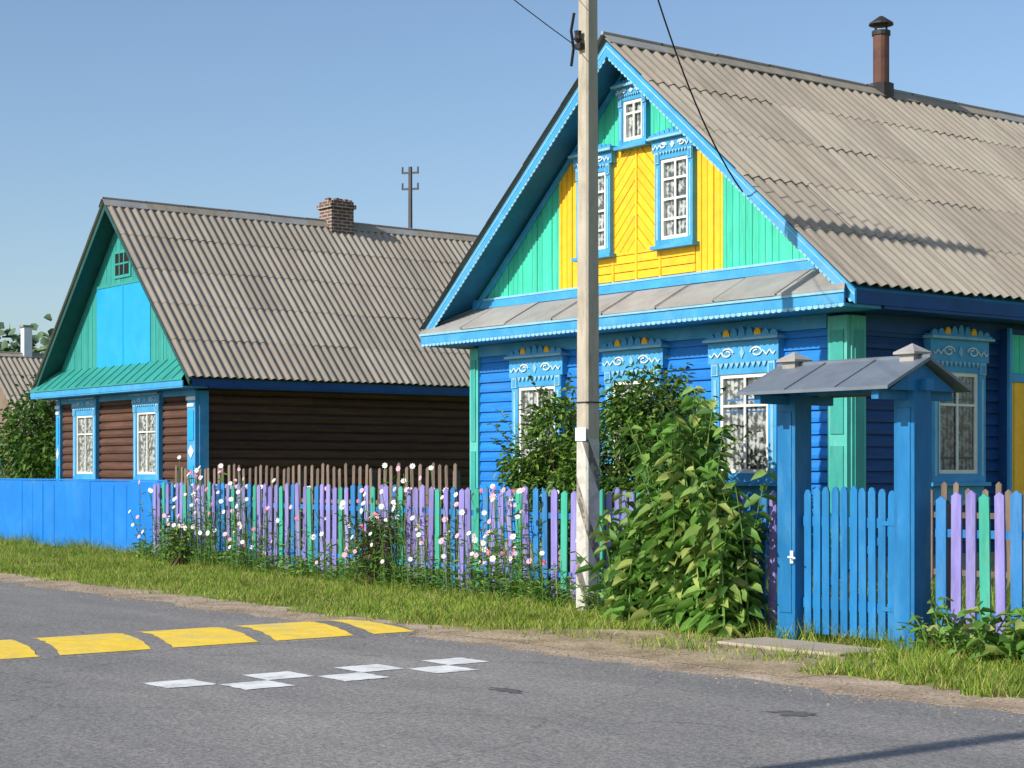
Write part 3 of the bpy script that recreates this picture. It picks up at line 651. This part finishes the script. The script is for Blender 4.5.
def patch(name,cx,cy,rx,ry,seed,z=.0115,m='asphaltd'):
    pts=[(cx+rx*math.cos(t)*(1+.9*noise.noise(Vector((math.cos(t)*2.5,math.sin(t)*2.5,seed)))),cy+ry*math.sin(t)*(1+.9*noise.noise(Vector((math.cos(t)*2.5,math.sin(t)*2.5,seed+9))))) for t in [i*2*math.pi/40 for i in range(40)]]
    sheet(name,pts,z,m)
patch('asphalt_patch',-10.1,7.75,.16,.08,1); patch('asphalt_patch',-8.0,8.5,.15,.09,2)
V=[];F=[]
for i in range(4200):
    x=random.uniform(-34,-5); y=rhi(x)+random.gauss(.15,.26)
    if y>ghi(x)+.2 and not(-14<x<-9.6 and y<dtop(x)): continue
    if random.random()<.12 and -14<x<-9.6: y=random.uniform(10.2,12)
    r=random.choice([.005,.006,.008,.010,.014]); k=len(V); z=.008
    V+=[(x+r*math.cos(t)*random.uniform(.7,1.2),y+r*math.sin(t)*random.uniform(.7,1.2),z) for t in(0,1.57,3.14,4.71)]+[(x+random.uniform(-.3,.3)*r,y,z+r*random.uniform(.6,1.1))]
    F+=[(k,k+1,k+4),(k+1,k+2,k+4),(k+2,k+3,k+4),(k+3,k,k+4)]
me=bpy.data.meshes.new('loose_stones'); me.from_pydata(V,[],F); me.materials.append(M['stone']); scene.collection.objects.link(bpy.data.objects.new('loose_stones',me))
b=MB(); prof=[(-.9,.0),(-.7,.02),(-.4,.045),(0,.055),(.4,.045),(.7,.02),(.9,.0)]
def hz(u):
    for (a,za),(c,zc) in zip(prof[:-1],prof[1:]):
        if a<=u<=c: return za+(zc-za)*(u-a)/(c-a)
    return 0
vs=[];
for u,z in prof: vs+=[(u,2.0,z+.009),(u,9.8+.1*math.sin(u*4),z+.009)]
b.add(vs,[(2*i,2*i+2,2*i+3,2*i+1) for i in range(6)],'asphalt')
for j in range(1,9):
    y0=1.08+1.05*j; y1=y0+.84; nu=14
    vs=[]
    for i in range(nu+1):
        u=-.84+1.64*i/nu; sh=-.22*u; w_=random.uniform(-.018,.018) 
        vs+=[(u,y0+sh+w_,hz(u)+.013),(u,min(y1+sh,9.78)+random.uniform(-.018,.018),hz(u)+.013)]
    b.add(vs,[(2*i,2*i+2,2*i+3,2*i+1) for i in range(nu)],'ymark')
b.build('speed_hump',None,(-15.05,0,0))
b=MB(); s_=.205
for k in range(7):
    y=6.06+.42*k; X=-11.9 if k%2==0 else -11.48
    def edge(ax,ay,bx,by):
        return [(ax+(bx-ax)*t/8+random.uniform(-.010,.010),ay+(by-ay)*t/8+random.uniform(-.010,.010),.0125) for t in range(8)]
    x0,x1,y0,y1=X-s_,X+s_,y-s_,y+s_
    pl=edge(x0,y0,x1,y0)+edge(x1,y0,x1,y1)+edge(x1,y1,x0,y1)+edge(x0,y1,x0,y0)
    b.add(pl,[tuple(range(32))],'wmark')
b.build('painted_check_marking')
# ------------------------------------------------------------------ grass
def blades(name,pts,h,w,mats,p,lean=.35):
    n=len(pts); pts=np.asarray(pts); th=rng.uniform(0,2*np.pi,n); dx=np.cos(th)*w/2; dy=np.sin(th)*w/2
    ln=rng.normal(size=(n,2))*lean
    base=np.c_[pts,np.zeros(n)]
    V=np.stack([base+np.c_[-dx,-dy,np.zeros(n)],base+np.c_[dx,dy,np.zeros(n)],base+np.c_[ln[:,0]*h,ln[:,1]*h,h]],1).reshape(-1,3)
    F=np.arange(3*n).reshape(-1,3)
    return npmesh(name,V,F,3,mats,rng.choice(len(mats),n,p=p))
pts=[];hh=[]
def fy(x):
    if x<-28.7: return 14.6
    if x<-15.6: return 14.1+(x+28.7)/13.1*(-.8)
    if x<-11.86: return 13.3+(x+15.6)/3.74*(-.92)
    return 12.38
for x,y in rng.uniform((-48,9.7),(-4,14.9),(350000,2)):
    if y>fy(x)+.25: continue
    e_=ghi(x); 
    if y<e_-.08+.5*noise.noise(Vector((x*3,y*3,0))): continue
    d=.72+.9*noise.noise(Vector((x*.8,y*.8,4)))+.5*noise.noise(Vector((x*3,y*3,9)))
    if y<e_+.3: d*=.5
    if x>-9.9: d=max(d,.5)+.35
    if -14.0<x<-9.7:
        if y<dtop(x): d=d*.5-.22
        if -11.75<x<-10.2 and y<12.1 and y>11.35: d=-1
    if random.random()>d: continue
    pts.append((x,y)); f=max(0,1-(fy(x)-y)/.5); tuft=max(0,noise.noise(Vector((x*2.3,y*2.3,17))))
    hh.append(random.uniform(.025,.07)*(1+3.0*tuft)+f*random.uniform(.02,.22)*(1+noise.noise(Vector((x*2,7,0)))))
    if x>-9.9: hh[-1]*=1.2
blades('verge_grass',pts,np.array(hh),.012,GRASS,[.36,.34,.16,.14],.5)
pts=[];hh=[]
for x,y in rng.uniform((-50,13.4),(-5,18),(35000,2)):
    if y<fy(x)+.1 : continue
    pts.append((x,y)); hh.append(random.uniform(.1,.5))
blades('garden_grass',pts,np.array(hh),.018,GRASS,[.4,.2,.35,.05])

# ------------------------------------------------------------------ foliage
def crown(lobes,n,thr=-.12,fs=2.2,seed=0):
    P=[];A=[]; vol=np.array([l[3]*l[4]*l[5] for l in lobes])**.7; vol/=vol.sum()
    while len(P)<n:
        l=lobes[rng.choice(len(lobes),p=vol)]; d=rng.normal(size=3); d/=np.linalg.norm(d); r=rng.uniform()**.38*(1+.18*rng.normal())
        if r>1.25: continue
        p=np.array(l[:3])+d*r*np.array(l[3:6])
        if p[2]<.1: continue
        if noise.noise(Vector(p*fs)+Vector((seed,0,0)))<thr: continue
        P.append(p); a=d*np.array([1,1,.4])+rng.normal(size=3)*.6; A.append(a)
    return np.array(P),np.array(A)
def shrub(name,loc,lobes,n,ls,mats,mw,thr=-.12,trunks=5,fs=2.2,droop=.3,shoots=0):
    e=empty(name,loc); P,A=crown(lobes,n,thr,fs,loc[0])
    b=MB(); P=list(P);A=list(A)
    for i in range(trunks):
        l=lobes[i%len(lobes)]; t=Vector(l[:3]); s0=Vector((random.uniform(-.2,.2),random.uniform(-.2,.2),0))
        mid=s0.lerp(t,.5)+Vector((random.uniform(-.15,.15),random.uniform(-.15,.15),.1)); sc=max(.012,l[3]*.05)
        b.tube([s0,mid,t],[sc,sc*.7,sc*.4],6,'bark')
        for k in range(5):
            d=Vector(rng.normal(size=3)); d.z=abs(d.z); d.normalize(); q=t+Vector((d.x*l[3],d.y*l[4],d.z*l[5]))*.8
            b.tube([mid.lerp(t,random.uniform(.2,1)),q],[sc*.4,sc*.12],4,'bark')
    for i in range(shoots):       # long leafy shoots breaking the outline
        l=random.choice(lobes); c=Vector(l[:3]); d=Vector((random.gauss(0,.6),random.gauss(0,.6),random.uniform(.2,1))).normalized()
        s0=c+Vector((d.x*l[3],d.y*l[4],d.z*l[5]))*.8; Lh=random.uniform(.25,.55); s1=s0+d*Lh+Vector((0,0,.05))
        b.tube([s0,s1],[.006,.003],3,'bark',False)
        for k in range(14): P.append(np.array(s0.lerp(s1,k/13))); A.append(np.array((random.gauss(0,1),random.gauss(0,1),random.uniform(0,.8))))
    n=len(P); leaves('foliage',P,A,rng.uniform(.7,1.3,n)*ls,rng.uniform(.7,1.2,n)*ls*.55,mats,e,droop,.2,mw=mw)
    b.build('branches',e); return e
shrub('garden_shrub',(-16.5,14.9,0),[(0,0,2.3,.62,.55,.62),(-.6,0,1.8,.55,.5,.65),(.5,.0,1.7,.6,.55,.75),(1.0,-.3,1.65,.55,.4,.65),(.1,0,1.1,.7,.5,.6),(1.3,-.5,1.9,.25,.25,.4)],9500,.09,LEAF,[.42,.4,.18],-.14,shoots=40)
shrub('garden_shrub',(-18.2,14.8,0),[(0,0,2.1,.42,.4,.5),(-.5,0,1.6,.5,.4,.6),(.55,0,1.6,.55,.45,.6),(.1,.1,1.1,.7,.4,.6)],6500,.09,LEAF,[.3,.4,.3],-.12,shoots=34)
shrub('leafy_tree',(-47.5,20.5,0),[(0,0,2.6,1.6,1.5,1.6),(1.5,.5,2.1,1.3,1.3,1.5),(-1.8,0,2.2,1.6,1.3,1.5)],10000,.16,LEAF,[.55,.35,.1],-.15,fs=1.2,shoots=30)
lob=[]
for i in range(26):
    t=i/25; lob.append((-150+t*130+random.uniform(-3,3),78+t*60+random.uniform(-8,8),random.uniform(3,5),6,5,random.uniform(4.5,6)))
P,A=crown(lob,14000,-.2,.35,5); leaves('distant_trees',P,A,np.full(len(P),1.15),np.full(len(P),.95),FAR,None,.2,.2,mw=[.5,.5])
lob=[(-112+random.uniform(-10,10),random.uniform(24,60),random.uniform(4,6),4.5,4.5,random.uniform(4,5.6)) for i in range(16)]
P,A=crown(lob,14000,-.3,.4,8); leaves('distant_trees',P,A,np.full(len(P),.8),np.full(len(P),.6),FAR,None,.2,.2,mw=[.5,.5])
def stalk(b,x,y,h,lean,P,A,LS,leaf=.2,dens=.075,z0=.25):
    pts=[]; lx,ly=lean; k=9
    for i in range(k): t=i/(k-1); pts.append((x+lx*t*t,y+ly*t*t,h*t*(1-.06*t)))
    b.tube(pts,[.013*(1-.6*i/(k-1)) for i in range(k)],5,'stem',False)
    s=z0; th=random.uniform(0,6.28)
    while s<h:
        t=s/h; c=Vector((x+lx*t*t,y+ly*t*t,h*t*(1-.06*t)))
        for q in(0,math.pi):
            a=th+q+random.uniform(-.3,.3); P.append(tuple(c)); A.append((math.cos(a),math.sin(a),random.uniform(-.15,.6))); LS.append(leaf*random.uniform(.6,1.25)*(1.1-.35*t**2))
        th+=1.57+random.uniform(-.3,.3); s+=dens*random.uniform(.7,1.4)
e=empty('tall_leafy_plant',(-13.2,12.2,0)); b=MB(); P=[];A=[];LS=[]
for i in range(72):
    t=(i+random.random())/72; x=-1.3+t*2.55
    yw=fy(-13.2+x)-12.2-random.uniform(.12,.6)
    h=(1.3+1.2*math.exp(-((x-.35)/.7)**2))*random.uniform(.6,1.07)
    if x<-.9: h*=.9
    stalk(b,x,yw,h,(random.uniform(-.4,.5),random.uniform(-.35,.12)),P,A,LS,.215,.10,.12)
LS=np.array(LS); leaves('foliage',P,A,LS,LS*.56,BIG,e,.6,.18,mw=[.38,.3,.12,.2]); b.build('stems',e)
for lc,n_,hh_,lf in(((-9.0,12.0,0),12,(.3,.6),.17),((-9.75,12.1,0),9,(.25,.55),.1)):
    e=empty('broad_leaved_weed',lc); b=MB(); P=[];A=[];LS=[]
    for i in range(n_): stalk(b,random.uniform(-.15,.4),random.uniform(-.1,.2),random.uniform(*hh_),(random.uniform(-.15,.15),random.uniform(-.15,.1)),P,A,LS,lf,.07,.08)
    LS=np.array(LS); leaves('foliage',P,A,LS,LS*.7,BIG,e,.4,.2,mw=[.4,.3,.2,.1]); b.build('stems',e)
e=empty('cosmos_flowers',(0,0,0)); b=MB(); P=[];A=[];LS=[]
def flower(b,c,r,m,nrm):
    nrm=Vector(nrm).normalized(); a=nrm.cross(Vector((0,0,1))).normalized(); q=nrm.cross(a); c=Vector(c)
    vs=[c]; k=8
    for i in range(k*2):
        t=math.pi*i/k; rr=r*(1 if i%2==0 else .72); vs.append(c+(a*math.cos(t)+q*math.sin(t))*rr+nrm*.006)
    b.add(vs,[(0,1+i,1+(i+1)%(2*k)) for i in range(2*k)],m)
    b.add([c+nrm*.01+(a*math.cos(t)+q*math.sin(t))*r*.24 for t in [j*1.047 for j in range(6)]],[tuple(range(6))],FL[3])
def clump(x0,x1,n,h0,h1,front,fw,fp=.75,nl=16):
    for i in range(n):
        x=random.uniform(x0,x1); y=fy(x)+(-random.uniform(.06,.45) if random.random()<front else random.uniform(.15,.6)); h=random.uniform(h0,h1)
        if y>fy(x): h=max(h,1.15)*1.15
        lx,ly=random.uniform(-.25,.25),random.uniform(-.22,.1)
        pts=[(x+lx*t*t,y+ly*t*t,h*t) for t in(0,.3,.6,.85,1)]; b.tube(pts,.006,3,'stem',False)
        for k in range(nl):
            t=random.betavariate(1.1,1.7); P.append((x+lx*t*t,y+ly*t*t,h*t)); A.append((random.gauss(0,1),random.gauss(0,1),random.uniform(-.2,.9))); LS.append(random.uniform(.08,.17))
        if random.random()<fp: flower(b,pts[-1],random.uniform(.034,.05),random.choices(FL[:3],fw)[0],(random.uniform(-.2,.9),-1,random.uniform(.1,.8)))
        if random.random()<fp*.35:
            t=random.uniform(.55,.95); flower(b,(x+lx*t*t+random.uniform(-.18,.18),y+ly*t*t-.1,h*t+.05),random.uniform(.03,.045),random.choices(FL[:3],fw)[0],(random.uniform(-.2,.9),-1,random.uniform(.1,.8)))
clump(-28.6,-24.3,95,.4,1.6,.65,[.58,.32,.10],.75)
clump(-24.3,-20.5,40,.3,1.2,.6,[.4,.4,.2],.45)
clump(-21.2,-16.7,100,.4,1.45,.7,[.6,.32,.08],.75)
clump(-16.9,-14.8,22,.3,.9,.7,[.6,.3,.1],.3)
LS=np.array(LS); leaves('feathery_foliage',P,A,LS,LS*.15,[LEAF[1],LEAF[2],BIG[0],BIG[1]],e,.4,.1,mw=[.15,.3,.25,.3]); b.build('stems_and_blooms',e)
shrub('rose_bush',(-20.3,13.25,0),[(0,0,.55,.35,.25,.4),(.3,0,.85,.2,.2,.25)],650,.07,[LEAF[0],mat('leaf_red',L(120,84,54),.5,.3,2,trans=.2),LEAF[1]],[.4,.2,.4],-.2,shoots=6)
shrub('low_shrub',(-26.6,13.55,0),[(0,0,.4,.5,.25,.35)],600,.07,LEAF,[.3,.4,.3],-.2,shoots=5)
P=[];A=[];LS=[]
for i in range(5200):
    x=random.uniform(-30,-8.6); 
    if -11.8<x<-10.1: continue
    if noise.noise(Vector((x*1.3,3,0)))<-.05 and random.random()<.8: continue
    P.append((x,fy(x)-random.uniform(.02,.38),random.uniform(.02,.28))); A.append((random.gauss(0,1),random.gauss(0,1),random.uniform(0,.8))); LS.append(random.uniform(.04,.11))
LS=np.array(LS); leaves('fence_weeds',P,A,LS,LS*.5,[LEAF[1],LEAF[2],BIG[0]],None,.3,.2,mw=[.35,.35,.3])

# ================================================================== LIGHT / WORLD / CAMERA
el=R(32); sd=Vector((-.04,-1,0)).normalized(); 
w=bpy.data.worlds.new('World'); scene.world=w; w.use_nodes=True; nt=w.node_tree
bg=nt.nodes['Background']; sk=nt.nodes.new('ShaderNodeTexSky'); sk.sky_type='NISHITA'; sk.sun_disc=False
sk.sun_elevation=el; sk.sun_rotation=math.atan2(sd.x,sd.y); sk.air_density=1.0; sk.dust_density=1.1; sk.ozone_density=3.2; sk.altitude=50
nt.links.new(sk.outputs[0],bg.inputs[0]); bg.inputs[1].default_value=.15
ld=bpy.data.lights.new('sun','SUN'); ld.energy=5.0; ld.angle=R(.5); ld.color=(1,.95,.88); lo=bpy.data.objects.new('sun',ld); scene.collection.objects.link(lo)
dirv=Vector((sd.x*math.cos(el),sd.y*math.cos(el),math.sin(el))); lo.rotation_euler=dirv.to_track_quat('Z','Y').to_euler(); lo.location=dirv*30
cd=bpy.data.cameras.new('camera'); co=bpy.data.objects.new('camera',cd); scene.collection.objects.link(co)
co.location=(0,0,1.6); co.rotation_euler=(R(90),0,R(52.35)); cd.lens=62.05; cd.sensor_width=36; cd.shift_y=86/1024; cd.clip_end=2500; cd.clip_start=.1
scene.camera=co
scene.view_settings.view_transform='Standard'; scene.view_settings.look='None'; scene.view_settings.exposure=0
